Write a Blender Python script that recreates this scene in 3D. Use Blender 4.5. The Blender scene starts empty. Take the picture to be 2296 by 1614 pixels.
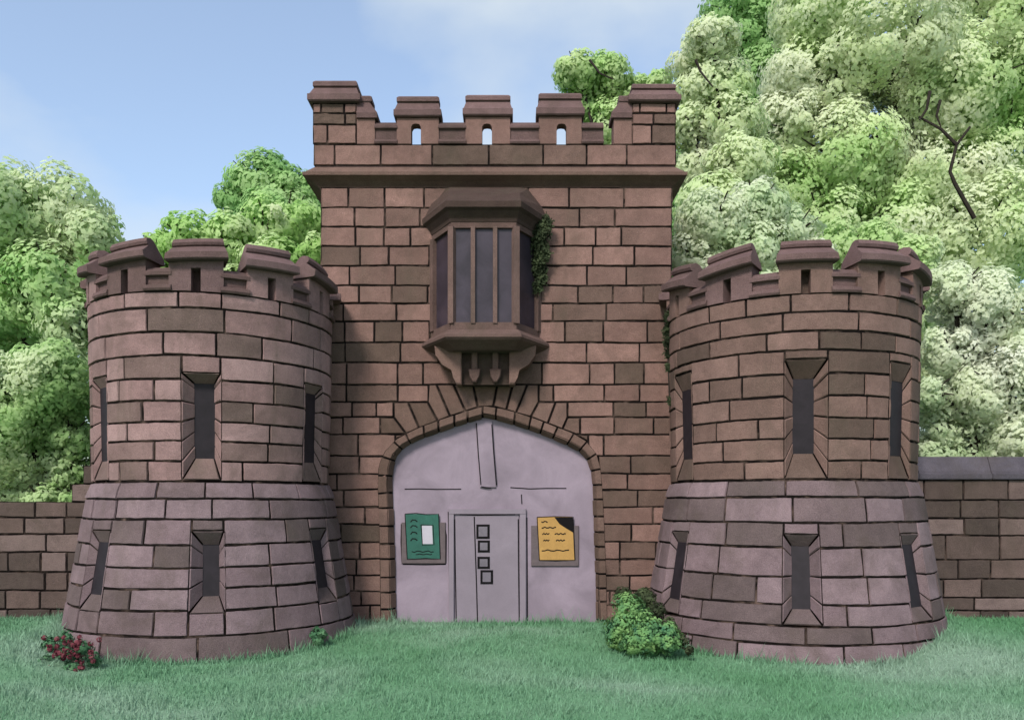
import bpy, math, random
import numpy as np
from mathutils import Vector

random.seed(11)
rng = np.random.default_rng(5)
scene = bpy.context.scene
COL = scene.collection
PI = math.pi

# ---------------------------------------------------------------- camera frame used to read sizes off
F, CX, HY, ZC = 1900.0, 1148.0, 1130.0, 2.19
YF = 15.57                                   # front plane of the gatehouse
def wx(px, Y=YF): return (px - CX) * Y / F
def wz(py, Y=YF): return ZC + (HY - py) * Y / F
def sm(t):
    t = max(0.0, min(1.0, t)); return t * t * (3 - 2 * t)
def ground_z(x, y):
    return -0.15 * sm((15.1 - y) / 2.6) + (0.05 + 0.27 * sm((15.3 - y) / 1.3)) * sm((abs(x + 0.2) - 5.6) / 1.5) * sm((y - 9.8) / 3.0)

# ---------------------------------------------------------------- materials
def s2l(c):
    return tuple(((v / 255) / 12.92 if v / 255 <= 0.04045 else ((v / 255 + 0.055) / 1.055) ** 2.4) for v in c) + (1,)

class NT:
    def __init__(s, name):
        s.m = bpy.data.materials.new(name); s.m.use_nodes = True
        s.t = s.m.node_tree; s.t.nodes.clear()
        s.out = s.n('ShaderNodeOutputMaterial')
    def n(s, kind, **kw):
        nd = s.t.nodes.new(kind)
        for k, v in kw.items(): setattr(nd, k, v)
        return nd
    def l(s, a, b): s.t.links.new(a, b)
    def noise(s, scale, detail=4, rough=0.55, vec=None, dist=0.0):
        nd = s.n('ShaderNodeTexNoise'); nd.inputs['Scale'].default_value = scale
        nd.inputs['Detail'].default_value = detail; nd.inputs['Roughness'].default_value = rough
        nd.inputs['Distortion'].default_value = dist
        if vec is not None: s.l(vec, nd.inputs['Vector'])
        return nd
    def ramp(s, fac, stops):
        r = s.n('ShaderNodeValToRGB'); e = r.color_ramp.elements
        while len(e) > 1: e.remove(e[0])
        for i, (p, c) in enumerate(stops):
            if i == 0: e[0].position = p; e[0].color = c
            else:
                q = e.new(p); q.color = c
        s.l(fac, r.inputs['Fac']); return r.outputs['Color']
    def mix(s, fac, a, b, mode='MIX'):
        m = s.n('ShaderNodeMix', data_type='RGBA', blend_type=mode)
        for sock, v in ((m.inputs[0], fac), (m.inputs[6], a), (m.inputs[7], b)):
            if isinstance(v, (int, float)): sock.default_value = v
            elif isinstance(v, tuple): sock.default_value = v
            else: s.l(v, sock)
        return m.outputs[2]
    def val(s, x0, x1, fac):
        m = s.n('ShaderNodeMapRange'); s.l(fac, m.inputs[0])
        m.inputs[1].default_value = 0.25; m.inputs[2].default_value = 0.75
        m.inputs[3].default_value = x0; m.inputs[4].default_value = x1
        return m.outputs[0]
    def gray(s, v):
        c = s.n('ShaderNodeCombineColor')
        for i in range(3): s.l(v, c.inputs[i])
        return c.outputs[0]

def stone_mat(name, dark, mid, light, streak=0.3, grain=0.55, bump=0.8):
    k = NT(name)
    tc = k.n('ShaderNodeTexCoord').outputs['Object']
    at = k.n('ShaderNodeAttribute', attribute_name='tone')
    col = k.ramp(at.outputs['Fac'], [(0.0, s2l(dark)), (0.3, s2l(tuple((a + b) / 2 for a, b in zip(dark, mid)))), (0.55, s2l(mid)), (1.0, s2l(light))])
    n1 = k.noise(1.7, 5, 0.6, tc, 0.4)            # watery mottling
    col = k.mix(1.0, col, k.gray(k.val(0.76, 1.22, n1.outputs['Fac'])), 'MULTIPLY')
    n2 = k.noise(9, 6, 0.7, tc)
    col = k.mix(1.0, col, k.gray(k.val(0.86, 1.14, n2.outputs['Fac'])), 'MULTIPLY')
    n3 = k.noise(85, 3, 0.6, tc)
    col = k.mix(1.0, col, k.gray(k.val(1 - grain * 0.6, 1 + grain * 0.6, n3.outputs['Fac'])), 'MULTIPLY')
    mp = k.n('ShaderNodeMapping'); mp.inputs['Scale'].default_value = (1.6, 1.6, 0.16); k.l(tc, mp.inputs['Vector'])
    n4 = k.noise(1.4, 4, 0.6, mp.outputs['Vector'])   # rain streaks
    st = k.ramp(n4.outputs['Fac'], [(0.52, (0, 0, 0, 1)), (0.72, (1, 1, 1, 1))])
    st = k.mix(1.0, st, k.gray(k.val(0, streak, n2.outputs['Fac'])), 'MULTIPLY')
    col = k.mix(st, col, s2l((78, 73, 61)))
    n5 = k.noise(0.9, 6, 0.65, tc, 1.2)
    bl = k.ramp(n5.outputs['Fac'], [(0.5, (0, 0, 0, 1)), (0.68, (0.38, 0.38, 0.38, 1))])
    col = k.mix(bl, col, s2l((74, 65, 56)))
    b = k.n('ShaderNodeBsdfPrincipled'); b.inputs['Roughness'].default_value = 0.92
    b.inputs['Specular IOR Level'].default_value = 0.15
    k.l(col, b.inputs['Base Color'])
    bp = k.n('ShaderNodeBump'); bp.inputs['Strength'].default_value = bump; bp.inputs['Distance'].default_value = 0.02
    ad = k.n('ShaderNodeMath', operation='ADD'); k.l(n2.outputs['Fac'], ad.inputs[0]); k.l(n3.outputs['Fac'], ad.inputs[1])
    k.l(ad.outputs[0], bp.inputs['Height']); k.l(bp.outputs[0], b.inputs['Normal'])
    k.l(b.outputs[0], k.out.inputs[0]); return k.m

def plain_mat(name, rgb, rough=0.8, var=0.12, scale=4, spec=0.3, grain=0.12):
    k = NT(name); tc = k.n('ShaderNodeTexCoord').outputs['Object']
    n1 = k.noise(scale, 5, 0.6, tc, 0.5); n3 = k.noise(90, 2, 0.6, tc)
    col = k.mix(1.0, s2l(rgb), k.gray(k.val(1 - var, 1 + var, n1.outputs['Fac'])), 'MULTIPLY')
    col = k.mix(1.0, col, k.gray(k.val(1 - grain, 1 + grain, n3.outputs['Fac'])), 'MULTIPLY')
    b = k.n('ShaderNodeBsdfPrincipled'); b.inputs['Roughness'].default_value = rough
    b.inputs['Specular IOR Level'].default_value = spec
    k.l(col, b.inputs['Base Color'])
    bp = k.n('ShaderNodeBump'); bp.inputs['Strength'].default_value = 0.15; bp.inputs['Distance'].default_value = 0.01
    k.l(n3.outputs['Fac'], bp.inputs['Height']); k.l(bp.outputs[0], b.inputs['Normal'])
    k.l(b.outputs[0], k.out.inputs[0]); return k.m

def leaf_mat(name, dark, mid, light, scale=0.55, trans=0.3):
    k = NT(name); tc = k.n('ShaderNodeTexCoord').outputs['Object']
    at = k.n('ShaderNodeAttribute', attribute_name='tone')
    n1 = k.noise(scale, 3, 0.5, tc, 0.4)
    col = k.ramp(n1.outputs['Fac'], [(0.33, s2l(dark)), (0.5, s2l(mid)), (0.66, s2l(light))])
    mr = k.n('ShaderNodeMapRange'); k.l(at.outputs['Fac'], mr.inputs[0])
    mr.inputs[3].default_value = 0.9; mr.inputs[4].default_value = 1.1
    col = k.mix(1.0, col, k.gray(mr.outputs[0]), 'MULTIPLY')
    d = k.n('ShaderNodeBsdfDiffuse'); t = k.n('ShaderNodeBsdfTranslucent'); m = k.n('ShaderNodeMixShader')
    k.l(col, d.inputs[0]); k.l(col, t.inputs[0]); m.inputs[0].default_value = trans
    k.l(d.outputs[0], m.inputs[1]); k.l(t.outputs[0], m.inputs[2]); k.l(m.outputs[0], k.out.inputs[0])
    return k.m

M = {}
M['gate_stone'] = stone_mat('gatehouse sandstone', (93, 77, 69), (119, 93, 86), (136, 107, 99), streak=0.5)
M['pink_stone'] = stone_mat('pink sandstone', (106, 89, 84), (138, 111, 109), (155, 128, 126), streak=0.8)
M['brown_stone'] = stone_mat('brown sandstone', (89, 74, 67), (114, 91, 84), (128, 103, 96), streak=0.5)
M['mauve_stone'] = stone_mat('mauve sandstone', (90, 78, 77), (116, 98, 102), (130, 112, 116), streak=0.5)
M['cap_stone'] = stone_mat('purple brown coping stone', (84, 67, 64), (106, 85, 84), (122, 100, 100))
M['trim_stone'] = stone_mat('dressed brown stone', (84, 68, 60), (110, 88, 80), (128, 102, 95), streak=0.45)
M['bay_stone'] = stone_mat('bay window stone', (71, 58, 53), (95, 76, 71), (113, 92, 86), streak=0.5)
M['hood_stone'] = stone_mat('weathered bay roof stone', (53, 45, 40), (75, 60, 55), (96, 78, 71), streak=0.7)
M['wall_stone'] = stone_mat('boundary wall stone', (73, 63, 59), (98, 82, 77), (120, 103, 100), streak=0.5)
M['wall_coping'] = stone_mat('grey slate coping', (67, 64, 69), (84, 79, 87), (95, 90, 98))
def mortar_mat():
    k = NT('dark worn mortar'); tc = k.n('ShaderNodeTexCoord').outputs['Object']
    n1 = k.noise(2.6, 5, 0.65, tc, 0.8)
    col = k.ramp(n1.outputs['Fac'], [(0.50, s2l((24, 20, 19))), (0.60, s2l((58, 48, 43))), (0.70, s2l((92, 76, 69)))])
    b = k.n('ShaderNodeBsdfPrincipled'); b.inputs['Roughness'].default_value = 1; b.inputs['Specular IOR Level'].default_value = 0.05
    k.l(col, b.inputs['Base Color']); k.l(b.outputs[0], k.out.inputs[0]); return k.m
M['mortar'] = mortar_mat()
M['glass'] = plain_mat('dusty dark glass', (53, 46, 55), 0.32, 0.5, 2.2, 0.28)
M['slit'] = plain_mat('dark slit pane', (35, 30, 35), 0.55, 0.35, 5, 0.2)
M['gate'] = plain_mat('lavender grey painted boarding', (134, 121, 133), 0.75, 0.28, 1.2, 0.25, 0.06)
M['door'] = plain_mat('grey painted door', (126, 116, 126), 0.7, 0.12, 1.6, 0.25, 0.06)
M['ink'] = plain_mat('black paint', (22, 20, 22), 0.9, 0.1, 9, 0.1)
M['door_pane'] = plain_mat('small grey door pane', (102, 95, 104), 0.35, 0.2, 9, 0.5)
M['case'] = plain_mat('brown grey notice case', (91, 80, 82), 0.7, 0.15, 9)
M['green'] = plain_mat('green notice', (42, 87, 76), 0.75, 0.2, 6)
M['white'] = plain_mat('white notice paper', (173, 169, 178), 0.8, 0.04, 6)
M['yellow'] = plain_mat('yellow notice', (166, 129, 73), 0.75, 0.1, 6)
M['bark'] = plain_mat('bark', (48, 43, 39), 0.95, 0.3, 6, 0.1)
M['leaf_left'] = leaf_mat('mid green leaves', (144, 188, 116), (182, 210, 148), (210, 222, 184), 0.45, 0.5)
M['leaf_dark'] = leaf_mat('deep green leaves', (138, 182, 118), (162, 198, 132), (186, 212, 156), 0.5, 0.5)
M['leaf_fresh'] = leaf_mat('fresh green leaves', (150, 194, 110), (182, 214, 140), (214, 226, 184), 0.45, 0.5)
M['leaf_pale'] = leaf_mat('pale grey green leaves', (198, 216, 176), (222, 230, 202), (230, 234, 218), 0.45, 0.5)
M['leaf_mix'] = leaf_mat('pale green leaves', (176, 208, 138), (212, 226, 180), (226, 232, 204), 0.3, 0.5)
M['leaf_bush'] = leaf_mat('bush leaves', (70, 116, 92), (112, 154, 98), (146, 182, 116), 3.0)
M['leaf_ivy'] = leaf_mat('ivy leaves', (42, 48, 36), (58, 66, 48), (80, 90, 64), 4.0, 0.15)
M['leaf_tuft'] = leaf_mat('weed leaves', (60, 96, 68), (80, 118, 86), (102, 138, 100), 4.0, 0.15)
M['petal'] = leaf_mat('red petals', (98, 48, 58), (120, 66, 74), (140, 88, 94), 6.0, 0.2)
M['grass'] = leaf_mat('lawn grass', (97, 143, 104), (113, 153, 121), (140, 166, 145), 0.26, 0.25)

def ground_mat():
    k = NT('lawn soil'); tc = k.n('ShaderNodeTexCoord').outputs['Object']
    n1 = k.noise(0.26, 3, 0.5, tc, 0.3); n2 = k.noise(24, 5, 0.7, tc)
    col = k.ramp(n1.outputs['Fac'], [(0.33, s2l((82, 125, 89))), (0.5, s2l((99, 136, 104))), (0.66, s2l((119, 143, 123)))])
    col = k.mix(1.0, col, k.gray(k.val(0.7, 1.15, n2.outputs['Fac'])), 'MULTIPLY')
    b = k.n('ShaderNodeBsdfPrincipled'); b.inputs['Roughness'].default_value = 1; b.inputs['Specular IOR Level'].default_value = 0.1
    k.l(col, b.inputs['Base Color']); k.l(b.outputs[0], k.out.inputs[0]); return k.m
M['ground'] = ground_mat()

# ---------------------------------------------------------------- mesh collecting
class MB:
    def __init__(s): s.v = []; s.f = []; s.mi = []; s.tone = []; s.mats = []
    def mat(s, name):
        if name not in s.mats: s.mats.append(name)
        return s.mats.index(name)
    def vert(s, p): s.v.append(tuple(p)); return len(s.v) - 1
    def face(s, idx, mat, tone=0.55):
        s.f.append(tuple(idx)); s.mi.append(s.mat(mat)); s.tone.append(tone)
    def grid(s, P, mat, tone=0.55):            # P[row][col] points, u to the right, v up
        ids = [[s.vert(p) for p in row] for row in P]
        for j in range(len(P) - 1):
            for i in range(len(P[0]) - 1):
                s.face((ids[j][i], ids[j][i + 1], ids[j + 1][i + 1], ids[j + 1][i]), mat, tone)
    def build(s, name, parent=None, smooth=None, loc=(0, 0, 0)):
        me = bpy.data.meshes.new(name)
        vs = [(a - loc[0], b - loc[1], c - loc[2]) for a, b, c in s.v] if parent is None and loc != (0, 0, 0) else s.v
        me.from_pydata(vs, [], s.f)
        for n in s.mats: me.materials.append(M[n])
        me.polygons.foreach_set('material_index', s.mi)
        a = me.attributes.new('tone', 'FLOAT', 'FACE'); a.data.foreach_set('value', s.tone)
        if smooth is not None:
            me.polygons.foreach_set('use_smooth', [True] * len(s.f)); me.set_sharp_from_angle(angle=math.radians(smooth))
        me.update()
        o = bpy.data.objects.new(name, me); COL.objects.link(o)
        if parent is not None: o.parent = parent
        if parent is not None:
            p = parent
            off = Vector((0, 0, 0))
            while p is not None: off += Vector(p.location); p = p.parent
            o.location = -off
        else: o.location = loc
        return o
    # closed loft through lists of ring points (rings counter-clockwise seen from outside the first..last axis)
    def loft(s, rings, mat, tone=0.55, caps=True):
        ids = [[s.vert(p) for p in r] for r in rings]
        n = len(ids[0])
        for j in range(len(ids) - 1):
            for i in range(n):
                k = (i + 1) % n
                s.face((ids[j][i], ids[j][k], ids[j + 1][k], ids[j + 1][i]), mat, tone)
        if caps:
            s.face(tuple(reversed(ids[0])), mat, tone); s.face(tuple(ids[-1]), mat, tone)
    def box(s, x0, x1, y0, y1, z0, z1, mat, tone=0.55, c=0.0):
        def ring(d, z): return [(x0 + d, y0 + d, z), (x1 - d, y0 + d, z), (x1 - d, y1 - d, z), (x0 + d, y1 - d, z)]
        rings = [ring(0, z0), ring(0, z1)] if c == 0 else [ring(c, z0), ring(0, z0 + c), ring(0, z1 - c), ring(c, z1)]
        s.loft(rings, mat, tone)
    def stack(s, rects, mat, tone=0.55):       # rects (x0,x1,y0,y1,z)
        s.loft([[(a, c, z), (b, c, z), (b, d, z), (a, d, z)] for a, b, c, d, z in rects], mat, tone)
    def prism(s, pts, y0, y1, mat, tone=0.55, c=0.0):   # pts (x,z) counter-clockwise seen from -y; y0 front
        cx = sum(p[0] for p in pts) / len(pts); cz = sum(p[1] for p in pts) / len(pts)
        def ring(y, k): return [(x + (cx - x) * k, y, z + (cz - z) * k) for x, z in pts]
        w = max(p[0] for p in pts) - min(p[0] for p in pts)
        kk = min(0.3, c / max(w / 2, 1e-3))
        rings = [ring(y1, 0), ring(y0 + c, 0)] + ([ring(y0, kk)] if c else [])
        s.loft(rings, mat, tone)
    def tube(s, path, radii, mat, n=7, tone=0.5):
        rings = []
        for i, (p, r) in enumerate(zip(path, radii)):
            p = Vector(p); a = Vector(path[max(0, i - 1)]); b = Vector(path[min(len(path) - 1, i + 1)])
            d = (b - a).normalized(); q = d.orthogonal().normalized() if i == 0 else (q0 - d * q0.dot(d)).normalized()
            q0 = q; w = d.cross(q)
            rings.append([p + r * (math.cos(2 * PI * k / n) * q + math.sin(2 * PI * k / n) * w) for k in range(n)])
        s.loft(rings, mat, tone)

def tag(o, label=None, cat=None, group=None, kind=None):
    if label: o['label'] = label
    if cat: o['category'] = cat
    if group: o['group'] = group
    if kind: o['kind'] = kind
    return o
def empty(name, loc):
    o = bpy.data.objects.new(name, None); COL.objects.link(o); o.location = loc; o.empty_display_size = 0.3
    return o

# ---------------------------------------------------------------- masonry
def surf(S):
    def P(u, v, d):
        e = 1e-3
        p = Vector(S(u, v)); a = Vector(S(u + e, v)) - Vector(S(u - e, v)); b = Vector(S(u, v + e)) - Vector(S(u, v - e))
        n = a.cross(b); n.normalize()
        return p + n * d
    return P
def wob(row, u, amp): return amp * (math.sin(u * 2.1 + row * 4.7) + 0.6 * math.sin(u * 5.3 + row * 1.9))

def block(mb, P, u0, u1, v0, v1, mat, tone, gu=0.03, gv=0.03, du=9.0, proud=0.0, w0=None, w1=None, t=0.032, back=True, cu=None, rough=0.0):
    """one dressed stone with a pillowed edge, on a bed of dark mortar"""
    w0 = w0 or (lambda u: 0.0); w1 = w1 or (lambda u: 0.0)
    n = max(1, int(math.ceil((u1 - u0) / du)))
    if back:
        us = [u0 + (u1 - u0) * i / n for i in range(n + 1)]
        mb.grid([[P(u, v0 + w0(u), -0.02 + min(0, proud)) for u in us], [P(u, v1 + w1(u), -0.02 + min(0, proud)) for u in us]], 'mortar', 0.5)
    j = lambda a: random.uniform(-a, a)
    a0, a1 = u0 + gu * (0.5 + j(0.14)), u1 - gu * (0.5 + j(0.14))
    b0, b1 = v0 + gv * (0.5 + j(0.12)), v1 - gv * (0.5 + j(0.12))
    if a1 - a0 < gu * 0.8 or b1 - b0 < gv * 0.8: return
    c = 0.012; cu = c * gu / gv if cu is None else cu
    cc = min(cu, (a1 - a0) * 0.3); cv = min(c, (b1 - b0) * 0.3)
    us = [a0] + [a0 + cc + (a1 - a0 - 2 * cc) * i / n for i in range(n + 1)] + [a1]
    vs = [b0, b0 + cv, b0 + (b1 - b0) * 0.36, b0 + (b1 - b0) * 0.66, b1 - cv, b1]
    d0 = proud + j(0.007); tu = j(0.007); tv = j(0.007)
    sk = [j(0.006) for _ in range(4)]
    hu, hv = rough * gu / max(gv, 1e-6) if gu < 0.2 else 0, rough
    nq = len(vs) - 1
    rows = []
    for q, v in enumerate(vs):
        row = []
        for i, u in enumerate(us):
            fu = i / (len(us) - 1); fv = q / nq
            edge = q in (0, nq) or i in (0, len(us) - 1)
            rim = edge or q in (1, nq - 1) or i in (1, len(us) - 2)
            d = (proud - t) if edge else d0 + tu * (fu - 0.5) + tv * (fv - 0.5) + j(rough * (0.7 if rim else 1.0))
            dv = w0(u) * (1 - fv) + w1(u) * fv + (sk[0] * (1 - fu) + sk[1] * fu) * (1 - fv) + (sk[2] * (1 - fu) + sk[3] * fu) * fv
            row.append(P(u + (j(hu) if rim else 0), v + dv * 0.9 + (j(hv) if rim else 0), d))
        rows.append(row)
    mb.grid(rows, mat, tone)

def rtone(dark=0.16):
    r = random.random()
    if r < dark: return random.uniform(0.0, 0.22)
    if r < dark + 0.12: return random.uniform(0.25, 0.4)
    return random.uniform(0.45, 0.95)

def masonry(mb, S, rows, u0, u1, mat, openings=(), lmin=0.42, lmax=0.95, scale=1.0, du=0.11, amp=0.006, dark=0.16, closed=False, limit=None, proud=0.0, gap=0.021):
    """courses of stones; u is divided by scale to be metres (scale = 1/r on a drum)"""
    P = surf(S)
    for k in range(len(rows) - 1):
        v0, v1 = rows[k], rows[k + 1]
        ww0 = (lambda u, k=k: wob(k, u / scale, amp)) if k > 0 else None
        ww1 = (lambda u, k=k: wob(k + 1, u / scale, amp)) if k < len(rows) - 2 else None
        iv = [(u0, u1)] if limit is None else limit(k, v0, v1)
        for (a, b, c, d) in openings:
            if c < v1 - 1e-4 and d > v0 + 1e-4:
                new = []
                for (p, q) in iv:
                    if b <= p or a >= q: new.append((p, q)); continue
                    if a > p: new.append((p, a))
                    if b < q: new.append((b, q))
                iv = new
                if d < v1 - 0.03: block(mb, P, a, b, d, v1, mat, rtone(dark), gap * scale, gap, du, proud, None, ww1, rough=0.0045)
                if c > v0 + 0.03: block(mb, P, a, b, v0, c, mat, rtone(dark), gap * scale, gap, du, proud, ww0, None, rough=0.0045)
        for (p, q) in iv:
            u = p; first = True
            while u < q - 1e-6:
                L = random.uniform(lmin, lmax) * scale
                if first and random.random() < 0.7: L *= random.uniform(0.35, 0.9)
                if q - (u + L) < lmin * 0.55 * scale: L = q - u
                block(mb, P, u, min(u + L, q), v0, v1, mat, rtone(dark), gap * scale, gap, du, proud, ww0, ww1, rough=0.0045)
                u += L; first = False

# =================================================================== GROUND
def build_ground():
    xs = sorted(set([-400, -150, -60, -30, -20, -14] + list(np.arange(-11, 11.01, 0.25)) + [14, 20, 30, 60, 150, 400]))
    ys = sorted(set([-60, -20, -5, 0, 3, 5] + list(np.arange(6, 17.01, 0.25)) + [19, 23, 30, 45, 80, 200, 600]))
    mb = MB()
    mb.grid([[(x, y, ground_z(x, y)) for x in xs] for y in ys], 'ground')
    tag(mb.build('ground', smooth=60), kind='structure')
build_ground()

# =================================================================== ROUND TOWERS
class Tower:
    def __init__(s, phi, Yc, r0, rb, drum_y, base_y):
        s.Xc = Yc * math.tan(phi); s.Yc = Yc; s.D = math.hypot(s.Xc, Yc); s.phi = phi
        s.t = (-s.Xc / s.D, -Yc / s.D); s.p = (-s.t[1], s.t[0])
        s.r0, s.rb = r0, rb
        yf = (s.D - r0) * math.cos(phi)
        s.drum = sorted(ZC + (HY - y) * yf / F for y in drum_y)
        s.zj = s.drum[0]; s.ztop = s.drum[-1]
        s.zd = lambda y: ZC + (HY - y) * yf / F
        s.base = sorted([s.zb(y) for y in base_y[1:]] + [s.zj])
        s.base[0] = -0.55
    def rz(s, z):
        zs = s.zj - 0.20; rs = s.r0 + 0.085
        if z >= s.zj: return s.r0 + 0.06 * min(1.0, (z - s.zj) / (s.ztop - s.zj))
        if z >= zs: return s.r0 + (rs - s.r0) * (s.zj - z) / (s.zj - zs)
        return rs + (s.rb - rs) * (zs - z) / zs
    def zb(s, y):
        lo, hi = -1.0, s.zj
        for _ in range(50):
            m = (lo + hi) / 2
            yy = HY - (m - ZC) * F / ((s.D - s.rz(m)) * math.cos(s.phi))
            if yy > y: lo = m
            else: hi = m
        return lo
    def pt(s, u, r, z):
        return (s.Xc + r * (math.cos(u) * s.t[0] + math.sin(u) * s.p[0]), s.Yc + r * (math.cos(u) * s.t[1] + math.sin(u) * s.p[1]), z)

def sweep(mb, mp, u0, u1, prof, mat, tone=0.55, nu=6, shrink=0.0):
    """profile (o,z) counter-clockwise looking along +u, swept along u; shrink narrows the higher points"""
    zs = [z for o, z in prof]; za, zb = min(zs), max(zs); mid = (u0 + u1) / 2
    rings = []
    for i in range(nu + 1):
        u = u0 + (u1 - u0) * i / nu
        rings.append([mp(mid + (u - mid) * (1 - shrink * (z - za) / max(1e-6, zb - za)), o, z) for o, z in prof])
    mb.loft(rings, mat, tone)
def rect(o0, o1, z0, z1): return [(o0, z0), (o1, z0), (o1, z1), (o0, z1)]
def cap_prof(z, th=0.36, h=0.37, lip=0.14):
    return [(-th - 0.05, z), (lip, z), (lip + 0.02, z + 0.02), (lip + 0.02, z + 0.11 * h / .36), (lip - 0.02, z + 0.125 * h / .36), (-0.045, z + 0.245 * h / .36),
            (-0.015, z + 0.26 * h / .36), (0.0, z + 0.30 * h / .36), (-0.03, z + h), (-0.13, z + h + 0.02), (-0.2, z + h - 0.01), (-th - 0.05, z + 0.10)]
def crenel_prof(z, th=0.36, h=0.36):
    return [(-th, z), (0.045, z), (0.06, z + 0.03), (0.04, z + 0.085), (-0.03, z + 0.105), (-0.035, z + 0.215), (0.03, z + 0.235), (0.03, z + 0.285), (-0.05, z + h), (-0.2, z + h + 0.02), (-th, z + h - 0.06)]

def splay_window(mb_owner, tw, uc, wo, wi, z0, z1, iz0, iz1, mat, depth=0.27, shift=0.0, rows=(), body='slit'):
    """deep splayed slit: four stone reveals and a dark pane, in the curved or battered face"""
    rr = tw.rz((z0 + z1) / 2)
    a, b = uc - wo / 2 / rr, uc + wo / 2 / rr
    ia, ib = uc - (wi / 2 - shift) / rr, uc + (wi / 2 + shift) / rr
    Pf = surf(lambda u, v: tw.pt(u, tw.rz(v), v))
    O = lambda u, v: Pf(u, v, 0.004)
    I = lambda u, v: Pf(u, v, -depth)
    def bil(p00, p10, p01, p11):
        p00, p10, p01, p11 = map(Vector, (p00, p10, p01, p11))
        return lambda s, t: (p00 * (1 - s) + p10 * s) * (1 - t) + (p01 * (1 - s) + p11 * s) * t
    mb = MB()
    left = surf(bil(O(a, z0), I(ia, iz0), O(a, z1), I(ia, iz1)))
    right = surf(bil(I(ib, iz0), O(b, z0), I(ib, iz1), O(b, z1)))
    sof = surf(bil(I(ia, iz1), I(ib, iz1), O(a, z1), O(b, z1)))
    sill = surf(bil(O(a, z0), O(b, z0), I(ia, iz0), I(ib, iz0)))
    ts = [0] + sorted((z - z0) / (z1 - z0) for z in rows if z0 + 0.06 < z < z1 - 0.06) + [1]
    H = z1 - z0
    for P in (left, right):
        for q in range(len(ts) - 1):
            block(mb, P, 0, 1, ts[q], ts[q + 1], mat, random.uniform(0.4, 0.8), 0.06, 0.022 / H, 9, 0, t=0.012, cu=0.03)
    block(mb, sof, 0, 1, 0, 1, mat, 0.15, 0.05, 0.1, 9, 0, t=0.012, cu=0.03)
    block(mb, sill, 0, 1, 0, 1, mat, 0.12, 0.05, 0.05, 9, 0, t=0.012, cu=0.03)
    w = mb.build('window', mb_owner)
    g = MB(); e = 0.02 / rr
    g.grid([[Pf(ia - e, iz0 - 0.02, -depth + 0.006), Pf(ib + e, iz0 - 0.02, -depth + 0.006)], [Pf(ia - e, iz1 + 0.02, -depth + 0.006), Pf(ib + e, iz1 + 0.02, -depth + 0.006)]], body)
    g.build('pane', w)
    return (a, b, z0, z1)

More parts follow.
